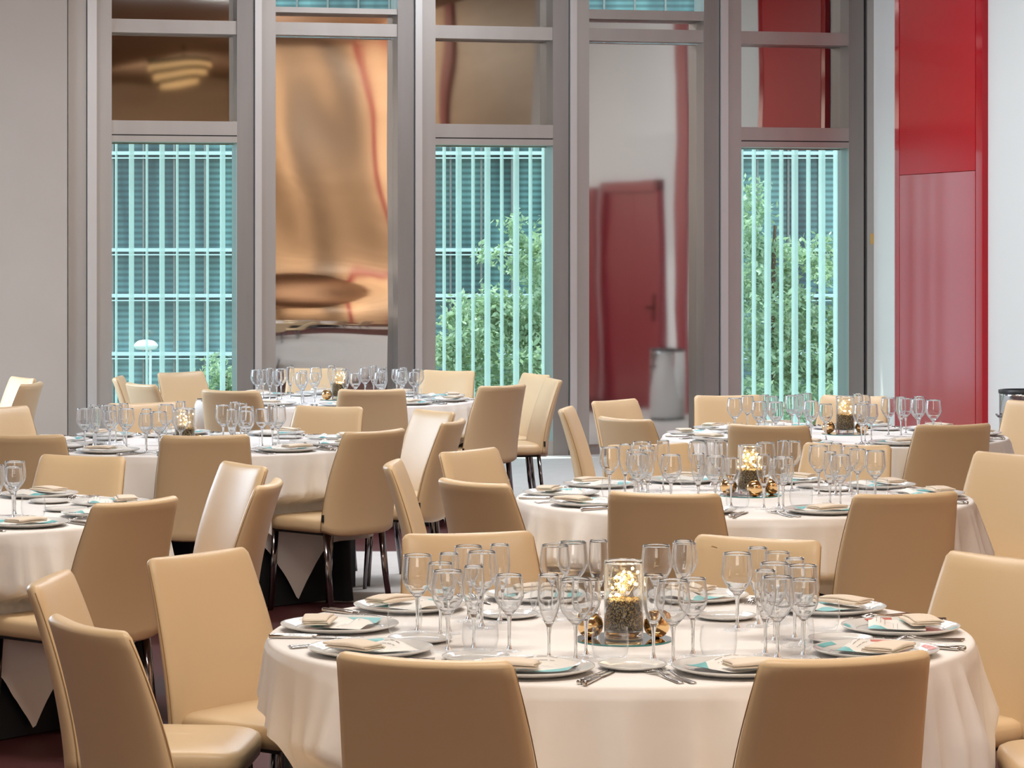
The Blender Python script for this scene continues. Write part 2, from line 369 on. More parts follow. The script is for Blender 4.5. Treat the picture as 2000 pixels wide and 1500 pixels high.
opens = [(218,463),(538,777),(850,1080),(1150,1375),(1447,1658)]
for i,(a,b) in enumerate(opens):
    s0, s1 = S(a), S(b)
    if i in (0,2,4):
        w_ = sempty('window_%d' % (i+1))
        mirror_panel('upper_pane', s0, s1, 2.60, ZC, M['dark_mirror'], w_, .25, i)
        wbox('upper_rail', s0, s1, -RB, -.02, 3.50, 3.61, M['metal'], w_)
        wbox('middle_rail', s0, s1, -RB, 0, 2.672, 2.785, M['metal'], w_)
        wbox('rail_groove', s0, s1, -RB, -.012, 2.662, 2.672, M['black'], w_)
        wbox('lower_rail', s0, s1, -RB, .004, 2.613, 2.662, M['metal'], w_)
        wbox('glass_pane', s0+.004, s1-.004, -.012, -.006, .0, 2.613, M['pane'], w_)
        wbox('bottom_rail', s0, s1, -RB, 0, 0, .12, M['metal'], w_)
    else:
        w_ = sempty('door_%d' % (i+10))
        mirror_panel('steel_panel', s0, s1, 0.06, 3.50, M['steel_mirror'], w_, 1.3 if i==1 else .22, 10+i)
        wbox('upper_rail', s0, s1, -RB, -.02, 3.505, 3.61, M['metal'], w_)
        mirror_panel('upper_pane', s0, s1, 3.60, 3.70, M['steel_mirror'], w_, .3, 20+i)
        wbox('top_rail', s0, s1, -RB, -.02, 3.69, 3.735 if i==1 else 3.77, M['metal'], w_)
        wbox('glass_pane', s0+.004, s1-.004, -.10, -.094, 3.735 if i==1 else 3.77, ZC, M['pane'], w_)
        wbox('bottom_rail', s0, s1, -RB, -.03, 0, .06, M['metal_dark'], w_)
# frosted glass fins outside the windows
k = 0
sbase = S(258, -.6)
for w0,w1 in ((200,480),(830,1100),(1430,1680)):
    lo, hi = S(w0,-.6), S(w1,-.6)
    n0 = math.ceil((lo-sbase)/.1275)
    while sbase + n0*.1275 < hi:
        s = sbase + n0*.1275; hw = .017 if n0%2==0 else .006
        k += 1
        wbox('trim_%d' % (30+k), s-hw, s+hw, -.68, -.6, -4.5, 6, M['rib'])
        n0 += 1

# ------------------------------------------------------------------ outside
o = box('ground', -60,60,26.5,140,-4.7,-4.5, M['lawn']); o['kind']='structure'
YB = 58.0
ob = empty('street_building', (0,YB,-4.5)); tag(ob, 'teal glass office building with thin louvres beyond the windows', 'building')
box('glass_facade', -22,22,0,6,0,22, M['facade'], ob)
for y_ in (130, 300, 488, 577, 690):
    z = H-(y_-HY)*YB/F + 4.5
    box('louvre_band', -22,22,-.32,-.02,z-.035,z+.035, M['band'], ob)
    box('louvre_band', -22,22,-.30,-.04,z-.11,z-.085, M['band'], ob)
for i in range(-18,19):
    box('mullion', i*.62-.02, i*.62+.02, -.12, 0, 0, 22, M['metal_dark'], ob)

def tree(name, label, cx, Y, zc, lumps, nleaf, size, seed):
    rnd = random.Random(seed)
    root = empty(name, (cx,Y,-4.5)); tag(root, label, 'tree', 'trees outside the windows')
    bm = bmesh.new()
    tot = sum(l[3]*l[4] for l in lumps)
    for (lx,ly,lz,rx,rz) in lumps:
        n = int(nleaf*rx*rz/tot)
        # sub-clusters give light and dark clumps
        subs = []
        for _ in range(max(6,n//90)):
            while True:
                u = Vector((rnd.uniform(-1,1),rnd.uniform(-1,1),rnd.uniform(-1,1)))
                if .35 < u.length < 1: break
            subs.append(Vector((lx+u.x*rx, ly+u.y*rx, lz+u.z*rz)))
        for _ in range(n):
            c = rnd.choice(subs); r = .20*max(rx,.5)
            p = c + Vector((rnd.gauss(0,r),rnd.gauss(0,r),rnd.gauss(0,r*.8)))
            a = Vector((rnd.uniform(-1,1),rnd.uniform(-1,1),rnd.uniform(-.8,.8))).normalized()
            b = a.cross(Vector((rnd.uniform(-1,1),rnd.uniform(-1,1),rnd.uniform(-1,1)))).normalized()
            s = size*rnd.uniform(.6,1.25)
            vs = [bm.verts.new(p+a*s), bm.verts.new(p+b*s*.42), bm.verts.new(p-a*s), bm.verts.new(p-b*s*.42)]
            bm.faces.new(vs)
    for v in bm.verts: v.co.z += 4.5
    from_bm('foliage', bm, M['leaf'], root, smooth=False, recalc=False)
    zt = max(l[2] for l in lumps)+4.5
    from_bm('trunk', tube_bm([(0,0,0),(.05,0,1.5),(0,.05,zt*.6),(.1,0,zt)], [.14,.12,.08,.02]), M['bark'], root)
    return root
def px2x(px,Y): return (px-1000)*Y/F
def py2z(py,Y): return H-(py-HY)*Y/F
Yt = 41.0
def lumps_px(c, lst):
    return [(px2x(px,Yt)-px2x(c,Yt), dy, py2z(py,Yt), r*Yt/F, rz*Yt/F) for px,py,r,rz,dy in lst]
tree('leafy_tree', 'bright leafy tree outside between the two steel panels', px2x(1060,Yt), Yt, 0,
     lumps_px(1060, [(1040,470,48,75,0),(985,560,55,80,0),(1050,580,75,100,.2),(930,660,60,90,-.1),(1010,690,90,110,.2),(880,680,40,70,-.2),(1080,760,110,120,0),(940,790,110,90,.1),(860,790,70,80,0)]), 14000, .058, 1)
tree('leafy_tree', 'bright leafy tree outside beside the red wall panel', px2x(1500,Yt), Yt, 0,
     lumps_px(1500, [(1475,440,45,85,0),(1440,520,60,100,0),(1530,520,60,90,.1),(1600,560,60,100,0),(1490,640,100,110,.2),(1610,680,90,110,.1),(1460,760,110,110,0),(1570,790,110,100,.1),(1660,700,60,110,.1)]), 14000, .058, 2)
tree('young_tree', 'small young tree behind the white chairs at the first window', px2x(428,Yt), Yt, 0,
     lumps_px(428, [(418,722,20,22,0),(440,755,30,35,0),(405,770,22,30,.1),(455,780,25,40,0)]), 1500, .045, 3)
sl = empty('street_lamp', (px2x(285,38),38,-4.5)); tag(sl, 'white dome street lamp on slim pole outside the first window', 'lamp')
zl = py2z(678,38)+4.5
from_bm('lamp_head', lathe_bm(smooth_prof([(0,.10),(.10,.085),(.16,.03),(.155,0),(.12,-.03),(0,-.04)],4), 24), M['lamp_white'], sl).location = (0,0,zl)
from_bm('pole', tube_bm([(.03,0,0),(.05,0,zl*.5),(.06,0,zl-.05),(.02,0,zl)], .018), M['lamp_white'], sl)

# ------------------------------------------------------------------ tables
R, ZT = .915, .76
TAB = {'A': ((.28,7.46), 'front table'), 'B': ((.93,11.5), 'second right table'), 'C': ((1.71,15.2), 'red panel table'),
       'D': ((-1.6,14.6), 'middle left table'), 'E': ((-1.147,18.73), 'rear table'), 'G': ((-2.24,10.85), 'cut-off left table')}
ANG = {'A': [2,36,71,106,140,175,211,251,290,327]}
ANG['B'] = ANG['C'] = ANG['A']
ANG['D'] = ANG['E'] = ANG['G'] = [347,22,62,103,137,171,205,240,277,312]
SEAT = ['right side middle','right side far end','far side right','far side left','left side far end','left side middle','left side near end','near side left','near side right','right side near end']

# chairs: x, y, heading in degrees, label
CHAIRS = [
 (-0.080,6.433,-21.1, 'seen from behind at left of the front table\'s near side'),
 (0.610,6.455,21.1, 'seen from behind at right of the front table\'s near side'),
 (-0.735,6.866,-56.5, 'seen from behind nearest the lower left corner, seat facing front table'),
 (-0.919,7.591,-94.0, 'seen edge-on just behind the one in the lower left corner'),
 (-0.657,8.036,-126.8, 'turned three-quarters, whole front showing left of the front table'),
 (-0.060,8.507,-165.6, 'facing us across the front table, left of its lit vase'),
 (0.597,8.384,-208.5, 'facing us across the front table, with a small dark scratch'),
 (1.141,7.940,-233.0, 'facing left, large at the right edge beside the front table'),
 (1.50,7.36,88, 'with only its seat edge showing in the lower right corner'),
 (0.629,10.539,-16.5, 'seen from behind at left of the second right table\'s near side'),
 (1.310,10.515,18.2, 'seen from behind at right of the second right table\'s near side'),
 (0.087,10.935,-49.2, 'seen from behind at near left of the second right table'),
 (-0.173,11.656,-92.8, 'seen edge-on at far left of the second right table'),
 (0.058,12.194,-126.1, 'facing right behind another, left of the second right table'),
 (0.725,12.460,-156.7, 'facing us behind the glasses, left of second right table\'s far side'),
 (1.353,12.470,-206.9, 'facing us behind the glasses, right of second right table\'s far side'),
 (1.914,11.940,-225.1, 'facing left, cut by the right edge beside second right table'),
 (1.367,14.407,-20.3, 'seen from behind at left of the red panel table\'s near side'),
 (2.086,14.451,18.0, 'seen from behind at right of the red panel table\'s near side'),
 (0.811,14.861,-50.0, 'seen from behind at near left of the red panel table'),
 (0.602,15.538,-98.3, 'seen edge-on with bluish side, left of the red panel table'),
 (0.817,16.185,-130.2, 'facing right before the steel panel, left of red panel table'),
 (1.335,16.60,-168.0, 'facing us at left of the red panel table\'s far side'),
 (1.875,16.58,-207.0, 'facing us behind the lit vase of the red panel table'),
 (2.826,16.013,-214.0, 'facing left beside the steel bin at the right edge'),
 (-1.481,13.661,9.7, 'seen from behind at centre of the middle left table'),
 (-2.261,13.700,-5.7, 'seen from behind at the left edge before middle left table'),
 (-0.881,13.900,47.6, 'with seat in view, seen from behind right of middle left table'),
 (-0.671,15.160,-237.6, 'with white-lit front, facing left at right of middle left table'),
 (-0.595,14.525,76.5, 'seen edge-on before the white-lit one, right of middle left table'),
 (-1.118,15.460,-202.1, 'facing us at right of the middle left table\'s far side'),
 (-1.934,15.835,-151.9, 'facing us behind the glasses at left of middle left table\'s far side'),
 (-2.607,15.429,-137.2, 'facing right, cut by the left edge beyond middle left table'),
 (-1.544,10.129,52.1, 'seen from behind at right of the table cut by left edge'),
 (-1.343,11.412,-239.4, 'with pale-lit front, facing left, right of the cut-off table'),
 (-1.214,10.724,84.3, 'seen edge-on before the pale-lit one, right of the cut-off table'),
 (-1.915,11.745,-202.4, 'facing us across the table cut by the left edge'),
 (-0.891,17.931,5.4, 'seen from behind at centre of the rear table\'s near side'),
 (-1.59,17.775,-25.0, 'with brownish back seen from behind, left of the rear table'),
 (-0.272,18.363,44.1, 'seen from behind with dark legs in view, right of the rear table'),
 (-0.109,19.582,-244.5, 'facing left before the window, right of the rear table'),
 (-0.026,18.908,-258.1, 'seen edge-on before a steel post, right of the rear table'),
 (-0.575,19.979,-205.2, 'facing us before the window at right of the rear table'),
 (-1.392,20.369,-176.0, 'facing us behind the rear table\'s glasses and lit vase'),
 (-2.094,19.808,-133.7, 'facing us before the first window at left of the rear table'),
 (-2.335,19.287,-87.6, 'seen edge-on before the first window, left of the rear table'),
 (-2.121,18.519,-55.4, 'with shaded back before the first window, left of the rear table'),
 (-3.528,19.013,-237.8, 'with bluish front, rear of the two by the plaster wall'),
 (-3.389,18.466,80.6, 'with bluish side, front of the two by the plaster wall'),
]
def tucked(cx, cy, p, ztop=.50, lim=.255):
    """push a cloth point inward where a chair seat is slid under the table"""
    if p[2] > ztop+.05: return p
    wz = 1.0 if p[2] < ztop else 1-(p[2]-ztop)/.05
    x, y = p[0]+cx, p[1]+cy
    for X,Y,deg,_l in CHAIRS:
        if (X-cx)**2+(Y-cy)**2 > 1.6**2: continue
        a = math.radians(deg); dx, dy = x-X, y-Y
        lx = dx*math.cos(a)+dy*math.sin(a); ly = -dx*math.sin(a)+dy*math.cos(a)
        if abs(lx) < .30 and -.3 < ly < lim:
            wx = 1.0 if abs(lx) < .245 else 1-(abs(lx)-.245)/.055
            push = (lim-ly)*wx*wz
            x += -math.sin(a)*push; y += math.cos(a)*push
    return (x-cx, y-cy, p[2])
def tablecloth(cx, cy, side, off, rot, seed):
    rnd = random.Random(seed); n = 432; bm = bmesh.new(); rings = []
    ph = [rnd.uniform(0,6.3) for _ in range(5)]
    for rr in (0.0,.25,.5,.75,.88): rings.append([(rr*math.cos(2*PI*i/n), rr*math.sin(2*PI*i/n), 0.0) for i in range(n)])
    c = .014
    for q in range(5):
        a = q/4*PI/2
        rings.append([((R-c+c*math.sin(a))*math.cos(2*PI*i/n), (R-c+c*math.sin(a))*math.sin(2*PI*i/n), -c+c*math.cos(a)) for i in range(n)])
    def hang(f):
        # distance from the table centre to the square hem along direction f, less the radius
        u, v = math.cos(f-rot), math.sin(f-rot); best = 9
        for (dx,dy) in ((1,0),(-1,0),(0,1),(0,-1)):
            den = u*dx+v*dy
            if den > 1e-6: best = min(best, (side/2 + off[0]*dx + off[1]*dy)/den)
        return best-R
    m_ = 22
    for q in range(1,m_+1):
        row=[]
        for i in range(n):
            f = 2*PI*i/n; Lh = hang(f); t = q/m_; d = Lh*t
            deep = max(0,(Lh-.2))
            rdg = lambda k_,p_,w_: (1-abs(math.sin(k_*f/2+p_+.9*math.sin(3*f+w_))))**2.2
            fold = .75*rdg(13,ph[0],ph[3]) + .6*rdg(19,ph[1],ph[4]) + .35*rdg(29,ph[2],ph[0]) - .25
            amp = (.045 + .12*deep) * min(1, d/.20)
            r = R + .005 + .09*d + amp*fold
            r = max(r, R-.004)
            q3 = tucked(cx,cy,(r*math.cos(f), r*math.sin(f), ZT-c-d*.985)); row.append((q3[0],q3[1],q3[2]-ZT))
        rings.append(row)
    vr = []
    for k,row in enumerate(rings):
        if k == 0: vr.append([bm.verts.new((0,0,0))]); continue
        vr.append([bm.verts.new(p) for p in row])
    for k in range(len(vr)-1):
        A,B = vr[k], vr[k+1]
        for i in range(n):
            j=(i+1)%n
            if len(A)==1: bm.faces.new((A[0],B[i],B[j]))
            else: bm.faces.new((A[i],B[i],B[j],A[j]))
    return from_bm('tablecloth', bm, M['cloth'], recalc=False)

def skirt(cx, cy, seed):
    n = 320; bm = bmesh.new(); vr=[]; rnd = random.Random(seed); ph = rnd.uniform(0,6)
    for q in range(25):
        t = q/24; row=[]
        for i in range(n):
            f = 2*PI*i/n
            p = math.sin(40*f+ph+1.5*math.sin(5*f))*.6+math.sin(23*f+ph*2)*.4
            r = .868 + .0*t + (.006+.016*t)*p + .05*max(0,t-.75)
            q3 = tucked(cx,cy,(r*math.cos(f), r*math.sin(f), ZT-.03-(ZT-.034)*t),.58,.285)
            pushed = abs(q3[0]-r*math.cos(f))+abs(q3[1]-r*math.sin(f)) > .002; k3 = 1
            row.append(bm.verts.new((q3[0]*k3,q3[1]*k3,q3[2])))
        vr.append(row)
    for A,B in zip(vr,vr[1:]):
        for i in range(n): bm.faces.new((A[i],B[i],B[(i+1)%n],A[(i+1)%n]))
    bm.faces.new(vr[0])
    return from_bm('table_skirt', bm, M['skirt'], recalc=False)

CL = {'A':(2.28,(.10,0),0,11),'B':(2.33,(0,0),.05,12),'C':(2.33,(0,0),0,13),'D':(2.33,(0,0),.04,14),'E':(2.33,(0,0),0,15),'G':(2.33,(0,0),.02,16)}
for t,((cx,cy),nm) in TAB.items():
    o = tablecloth(cx,cy,*CL[t]); o.location=(cx,cy,ZT)
    tag(o, 'white linen cloth hanging in folds over the %s' % nm, 'tablecloth', 'white tablecloths')
    o = skirt(cx,cy,CL[t][3]); o.location=(cx,cy,0)
    tag(o, 'black pleated floor cloth under the white cloth of the %s' % nm, 'tablecloth', 'black underlay cloths')

# ------------------------------------------------------------------ chair
def chair_back_bm():
    bm = bmesh.new(); nx = 14; rows=[]
    def sect(t, grow=0.0, zoff=0.0):
        z0 = .385 + (.88-.385)*t
        hw = (.236 - .030*t**1.2 + .006*math.sin(PI*t)) + grow
        yc = -.205 - .015*t - .105*t**1.7
        th = .040 - .013*t + min(0, grow)*.8
        lo=[]; hi=[]
        for side in (1,-1):
            for i in range(nx+1):
                u = -1+2*i/nx
                # denser near edges
                u = math.sin(u*PI/2*.999)
                e = max(0,1-abs(u)**6)**.5
                x = hw*u
                y = yc + side*th*e + .022*u*u
                z = z0 + zoff + (.028*abs(u)**5*(1-t)**3) - (.006*(1-u*u) if t > .97 else 0)
                (hi if side>0 else lo).append((x,y,z))
        return hi[:] + lo[::-1]
    steps = [(0,-.012,-.004),(0,0,.004)] + [(i/14,0,0) for i in range(1,14)] + [(.985,0,0),(.998,-.004,0),(1.0,-.010,.005),(1.0,-.020,.008)]
    for t,g_,zo in steps: rows.append([bm.verts.new(p) for p in sect(t,g_,zo)])
    n = len(rows[0])
    for A,B in zip(rows,rows[1:]):
        for i in range(n): bm.faces.new((A[i],A[(i+1)%n],B[(i+1)%n],B[i]))
    for row in (rows[0],rows[-1]):
        for i in range(nx):
            bm.faces.new((row[i],row[i+1],row[n-2-i],row[n-1-i]))
    bmesh.ops.remove_doubles(bm, verts=bm.verts, dist=.0004)
    return bm
def seat_bm():
    bm = bmesh.new(); rows=[]; n=40
    def ring(sx, sy, z):
        out=[]
        for i in range(n):
            a = 2*PI*i/n; c,s = math.cos(a), math.sin(a); e=.32
            x = sx*math.copysign(abs(c)**e,c); y = sy*math.copysign(abs(s)**e,s)
            x *= 1 - .03*(y/sy)
            out.append((x, y+.022, z + (-.012*(y>sy*.6)*((y/sy)-.6))))
        return out
    for sx,sy,z in ((.205,.20,.398),(.222,.212,.405),(.226,.216,.425),(.226,.216,.445),(.220,.211,.458),(.205,.198,.466),(.14,.14,.469),(.05,.05,.470)):
        rows.append([bm.verts.new(p) for p in ring(sx,sy,z)])
    for A,B in zip(rows,rows[1:]):
        for i in range(n): bm.faces.new((A[i],A[(i+1)%n],B[(i+1)%n],B[i]))
    bm.faces.new(rows[0][::-1]); bm.faces.new(rows[-1]); return bm

def make_chair():
    root = empty('dining_chair'); root['category']='chair'
    from_bm('seat', seat_bm(), M['leather'], root)
    b = from_bm('backrest', chair_back_bm(), M['leather'], root)
    for s in (-1,1):
        pts=[]
        for i in range(15):
            t=i/14; pts.append((s*(.236-.030*t**1.2+.006*math.sin(PI*t)+.0004), -.205-.015*t-.105*t**1.7+.022+.004, .41+(.87-.41)*t))
        from_bm('seam', tube_bm(pts,.0014,6), M['seam'], b)
    from_bm('tag', (lambda bm:(add_box(bm,-.2395,-.2335,-.20,-.188,.455,.49),bm)[1])(bmesh.new()), M['tag'], b, smooth=False)
    for s in (-1,1):
        from_bm('leg', tube_bm([(s*.185,-.165,.40),(s*.19,-.185,.2),(s*.197,-.215,.0)],[.013,.012,.010],10,flat=1.6), M['leg'], root)
        from_bm('leg', tube_bm([(s*.185,.19,.40),(s*.19,.20,.2),(s*.195,.215,.0)],[.013,.012,.010],10,flat=1.6), M['leg'], root)
    box('seat_frame', -.19,.19,-.17,.20,.385,.40, M['underseat'], root, .004)
    return root
proto_chair = make_chair(); used_chair=[False]
def place_chair(x, y, deg, label):
    a = math.radians(deg)
    if not used_chair[0]: o = proto_chair; used_chair[0]=True; o.location=(x,y,0); o.rotation_euler=(0,0,a)
    else: o = dup(proto_chair, (x,y,0), a)
    o['label']=label; o['group']='cream leather dining chairs'; return o
c_ = 'cream leather chair '
for x,y,a_,lab in CHAIRS:
    o = place_chair(x,y,a_,c_+lab)
    if 'scratch' in lab: scratched = o
from_bm('scratch', tube_bm([(.123,-.2775,.852),(.131,-.2772,.855),(.141,-.2768,.8565)],.0011,6), M['seam'], scratched)

# ------------------------------------------------------------------ tableware prototypes
def stemware(name, foot, stem_r, zs, bowl_out, th, cat):
    """bowl_out: outer profile from the stem joint up to the rim"""
    root = empty(name); root['category']=cat
    o = smooth_prof(bowl_out,4)
    rim = o[-1]
    inner = [(max(r-th*(1.0 if z>zs+.03 else 1.6),0), z) for r,z in o if z > zs+.012 and r > th*2.2][::-1]
    zi = inner[-1][1]
    prof = o + [(rim[0]-th*.5, rim[1]+th*.4)] + inner + [(inner[-1][0]*.5, zi-.004),(0, zi-.005)]
    from_bm('bowl', lathe_bm(prof,28), M['crystal'], root)
    from_bm('stem', lathe_bm(smooth_prof([(stem_r*1.9,.007),(stem_r*1.05,.018),(stem_r,.035),(stem_r*1.1,zs*.75),(stem_r*1.7,zs)],4),28), M['crystal'], root)
    from_bm('foot', lathe_bm([(0,.0006),(foot*.5,.0006),(foot*.9,.0006),(foot*.97,.0008),(foot,.0016),(foot*.97,.0026),(foot*.6,.0038),(foot*.3,.0052),(stem_r*1.9,.007)],28), M['crystal_thin'], root)
    return root
pW = stemware('red_wine_glass', .036, .0042, .092, [(.0071,.092),(.016,.101),(.031,.119),(.0405,.139),(.0415,.152),(.0395,.176),(.0365,.203)], .0011, 'glass')
pM = stemware('white_wine_glass', .033, .0039, .090, [(.0066,.090),(.014,.099),(.027,.115),(.0355,.133),(.0362,.145),(.0345,.168),(.0318,.192)], .0011, 'glass')
pF = stemware('champagne_flute', .031, .0038, .082, [(.0065,.082),(.011,.092),(.0195,.112),(.0255,.137),(.0270,.155),(.0262,.180),(.0245,.210)], .0011, 'glass')
pT = empty('tumbler'); pT['category']='glass'
out = smooth_prof([(.0335,.0022),(.036,.004),(.0425,.022),(.0455,.045),(.0445,.066),(.0425,.082)],4)
inn = [(r-.0013,z) for r,z in out if z>.014][::-1]
tb = [(0,.001),(.02,.001),(.030,.001),(.032,.0013)]+out+[(.0418,.0824)]+inn+[(.033,.0108),(.030,.0095),(.02,.009),(0,.009)]
from_bm('tumbler_body', lathe_bm(tb,32), M['crystal_thin'], pT)

def plate_proto(name, r, rim, cat, h=.016):
    root = empty(name); root['category']=cat
    prof = [(0,.0055),(r-rim-.012,.0055),(r-rim,.008),(r-.004,h),(r,h+.001),(r+.0005,h-.001),(r-.003,h-.004),(r-rim,.003),(r*.55,.0005),(r*.5,.0005),(0,.001)]
    from_bm('plate_body', lathe_bm(smooth_prof(prof[:4],3)+prof[4:],56), M['china'], root)
    return root
pP = plate_proto('dinner_plate', .155, .038, 'plate', .018)
pB = plate_proto('bread_plate', .082, .020, 'plate', .012)
# decorated rim for a few plates
def ring_sector(name, r0, r1, a0, a1, z0, z1, m, parent):
    bm=bmesh.new(); n=12; prev=None
    for i in range(n+1):
        a=a0+(a1-a0)*i/n
        p=(bm.verts.new((r0*math.cos(a),r0*math.sin(a),z0)),bm.verts.new((r1*math.cos(a),r1*math.sin(a),z1)))
        if prev: bm.faces.new((prev[0],prev[1],p[1],p[0]))
        prev=p
    return from_bm(name,bm,m,parent)

def menu_proto():
    root = empty('menu_card'); root['category']='menu'
    w,h=.104,.074; nx,ny=16,10
    zf = lambda x,y: .0085+.005*max(0,(abs(x)-.05)/.05)**2 + .020*math.exp(-((y-.048)/.022)**2)*(1-(x/w)**2)*(1+.4*x/w) + .0022*math.sin(x*40)*(.5+y/h*.5)
    bm=bmesh.new(); g=[[bm.verts.new((-w+2*w*i/nx,-h+2*h*j/ny,zf(-w+2*w*i/nx,-h+2*h*j/ny))) for i in range(nx+1)] for j in range(ny+1)]
    for j in range(ny):
        for i in range(nx): bm.faces.new((g[j][i],g[j][i+1],g[j+1][i+1],g[j+1][i]))
    from_bm('sheet',bm,M['paper'],root)
    def tri(pts):
        bm=bmesh.new(); n=6; (ax,ay),(bx,by),(cx,cy)=pts
        rows=[]
        for i in range(n+1):
            row=[]
            for k in range(n+1-i):
                u,v=i/n,k/n; x=ax+(bx-ax)*u+(cx-ax)*v; y=ay+(by-ay)*u+(cy-ay)*v
                row.append(bm.verts.new((x,y,zf(x,y)+.0006)))
            rows.append(row)
        for i in range(n):
            for k in range(n-i):
                bm.faces.new((rows[i][k],rows[i+1][k],rows[i][k+1]))
                if k<n-i-1: bm.faces.new((rows[i+1][k],rows[i+1][k+1],rows[i][k+1]))
        return bm
    from_bm('printed_corner',tri([(-w,h),(-w,h-.095),(-w+.075,h)]),M['teal'],root)
    from_bm('printed_corner',tri([(w,-h),(w,-h+.07),(w-.095,-h)]),M['teal'],root)
    bm=bmesh.new()
    for k in range(6):
        y=.052-.011*k; hw=(.03,.045,.04,.048,.036,.042)[k]; n=14
        prev=None
        for i in range(n+1):
            x=.012-hw+2*hw*i/n; p=(bm.verts.new((x,y,zf(x,y)+.0005)),bm.verts.new((x,y+.0016,zf(x,y+.0016)+.0005)))
            if prev and (i*7+k*3)%5: bm.faces.new((prev[0],p[0],p[1],prev[1]))
            prev=p
    from_bm('printed_text',bm,M['ink'],root)
    return root
pC = menu_proto()
def napkin_proto():
    root=empty('folded_napkin'); root['category']='napkin'
    cl=[(-.036,.0035),(.0,.0030),(.036,.0035),(.0405,.0075),(.036,.0118),(.0,.0122),(-.034,.0118),(-.0385,.0158),(-.034,.0198),(0,.0205),(.033,.0195)]
    cl=smooth_prof(cl,3); th=.0030
    bm=bmesh.new(); rows=[]; nx=12
    for i in range(nx+1):
        u=-1+2*i/nx; row_a=[]; row_b=[]
        for k,(y,z) in enumerate(cl):
            p0=cl[max(k-1,0)]; p1=cl[min(k+1,len(cl)-1)]; dy,dz=p1[0]-p0[0],p1[1]-p0[1]; l=math.hypot(dy,dz); ny,nz=-dz/l,dy/l
            s=1-.10*u; sag=(1-.10*u*u)*(1+.10*math.sin(3*u+1))
            for sg,row in ((1,row_a),(-1,row_b)):
                row.append(bm.verts.new((u*.068+.003*math.sin(k*.8), (y+ny*th*sg)*s*.95, max(.0002,(z+nz*th*sg)*sag*.72))))
        rows.append(row_a+row_b[::-1])
    n=len(rows[0])
    for A,B in zip(rows,rows[1:]):
        for k in range(n): bm.faces.new((A[k],B[k],B[(k+1)%n],A[(k+1)%n]))
    h=n//2
    for row in (rows[0],rows[-1]):
        for k in range(h-1): bm.faces.new((row[k],row[k+1],row[n-2-k],row[n-1-k]))
    from_bm('napkin_fold',bm,M['napkin'],root); return root
pN = napkin_proto()

def strip_bm(pts, th):
    """pts: (y, halfwidth, z) along y"""
    bm=bmesh.new(); rows=[]
    for y,w_,z in pts:
        rows.append([bm.verts.new(p) for p in ((-w_,y,z),(-w_*.6,y,z+th),(w_*.6,y,z+th),(w_,y,z),(w_*.6,y,z-th*.6),(-w_*.6,y,z-th*.6))])
    for A,B in zip(rows,rows[1:]):
        for k in range(6): bm.faces.new((A[k],A[(k+1)%6],B[(k+1)%6],B[k]))
    bm.faces.new(rows[0][::-1]); bm.faces.new(rows[-1]); return bm
def fork_proto():
    root=empty('dinner_fork'); root['category']='fork'
    from_bm('handle',strip_bm([(-.105,.0085,.003),(-.10,.0095,.003),(-.02,.0060,.004),(.02,.0035,.010),(.04,.0042,.012)],.0022),M['steel'],root)
    bm=strip_bm([(.04,.0042,.012),(.048,.011,.011),(.062,.0125,.007),(.066,.0125,.006)],.0014)
    for k in range(4):
        x=-.0105+.007*k
        b2=strip_bm([(.065,.0020,.006),(.085,.0018,.003),(.098,.0015,.004),(.105,.0007,.007)],.0011)
        for v in b2.verts: v.co.x+=x
        me=bpy.data.meshes.new('t'); b2.to_mesh(me); b2.free(); bm.from_mesh(me); bpy.data.meshes.remove(me)
    from_bm('tines',bm,M['steel'],root); return root
def knife_proto():
    root=empty('table_knife'); root['category']='knife'
    from_bm('handle',tube_bm([(0,-.115,.0065),(0,-.112,.0065),(0,-.07,.0063),(0,-.03,.006),(0,-.006,.006),(0,0,.0058)],[.0062,.0073,.0068,.0062,.0058,.0042],10,flat=.8),M['steel'],root)
    from_bm('blade',strip_bm([(0,.004,.0055),(.008,.0065,.0055),(.06,.0088,.0045),(.095,.0075,.0035),(.118,.002,.003)],.0009),M['steel'],root)
    return root
pK=fork_proto(); pKn=knife_proto()

protos_used=set()
def put(proto, loc, rz, label, group):
    if not -70 < 1000+F*loc[0]/loc[1] < 2070: return None      # beyond the frame's sides
    if proto.name in protos_used: o=dup(proto,loc,rz)
    else: protos_used.add(proto.name); o=proto; o.location=loc; o.rotation_euler=(0,0,rz)
    o['label']=label; o['group']=group; return o

# ------------------------------------------------------------------ centrepieces
def vase_parts():
    root=empty('glass_vase'); root['category']='vase'
    Rv,hv=.05,.199
    from_bm('vase_wall',lathe_bm([(0,.001),(.02,.001),(Rv-.006,.001),(Rv-.003,.0013),(Rv-.0006,.003),(Rv,.006),(Rv,.03),(Rv,.1),(Rv,hv-.008),(Rv,hv-.002),(Rv-.0012,hv),(Rv-.0025,hv-.002),(Rv-.0025,hv-.008),(Rv-.0025,.1),(Rv-.0025,.035),(Rv-.0026,.027),(Rv-.005,.021),(Rv-.009,.019),(.02,.019),(0,.019)],40),M['crystal'],root)
    return root
pV=vase_parts()
def gravel_obj():
    bm=lathe_bm([(0,.0205),(.040,.0205),(.0462,.028),(.0462,.098),(.040,.102),(.03,.1025),(.02,.102),(.01,.103),(0,.103)],40)
    rnd=random.Random(3)
    for v in bm.verts:
        if v.co.z>.09: v.co.z+=rnd.uniform(-.004,.004)
    return from_bm('gold_gravel',bm,M['gravel'])
pG=gravel_obj()
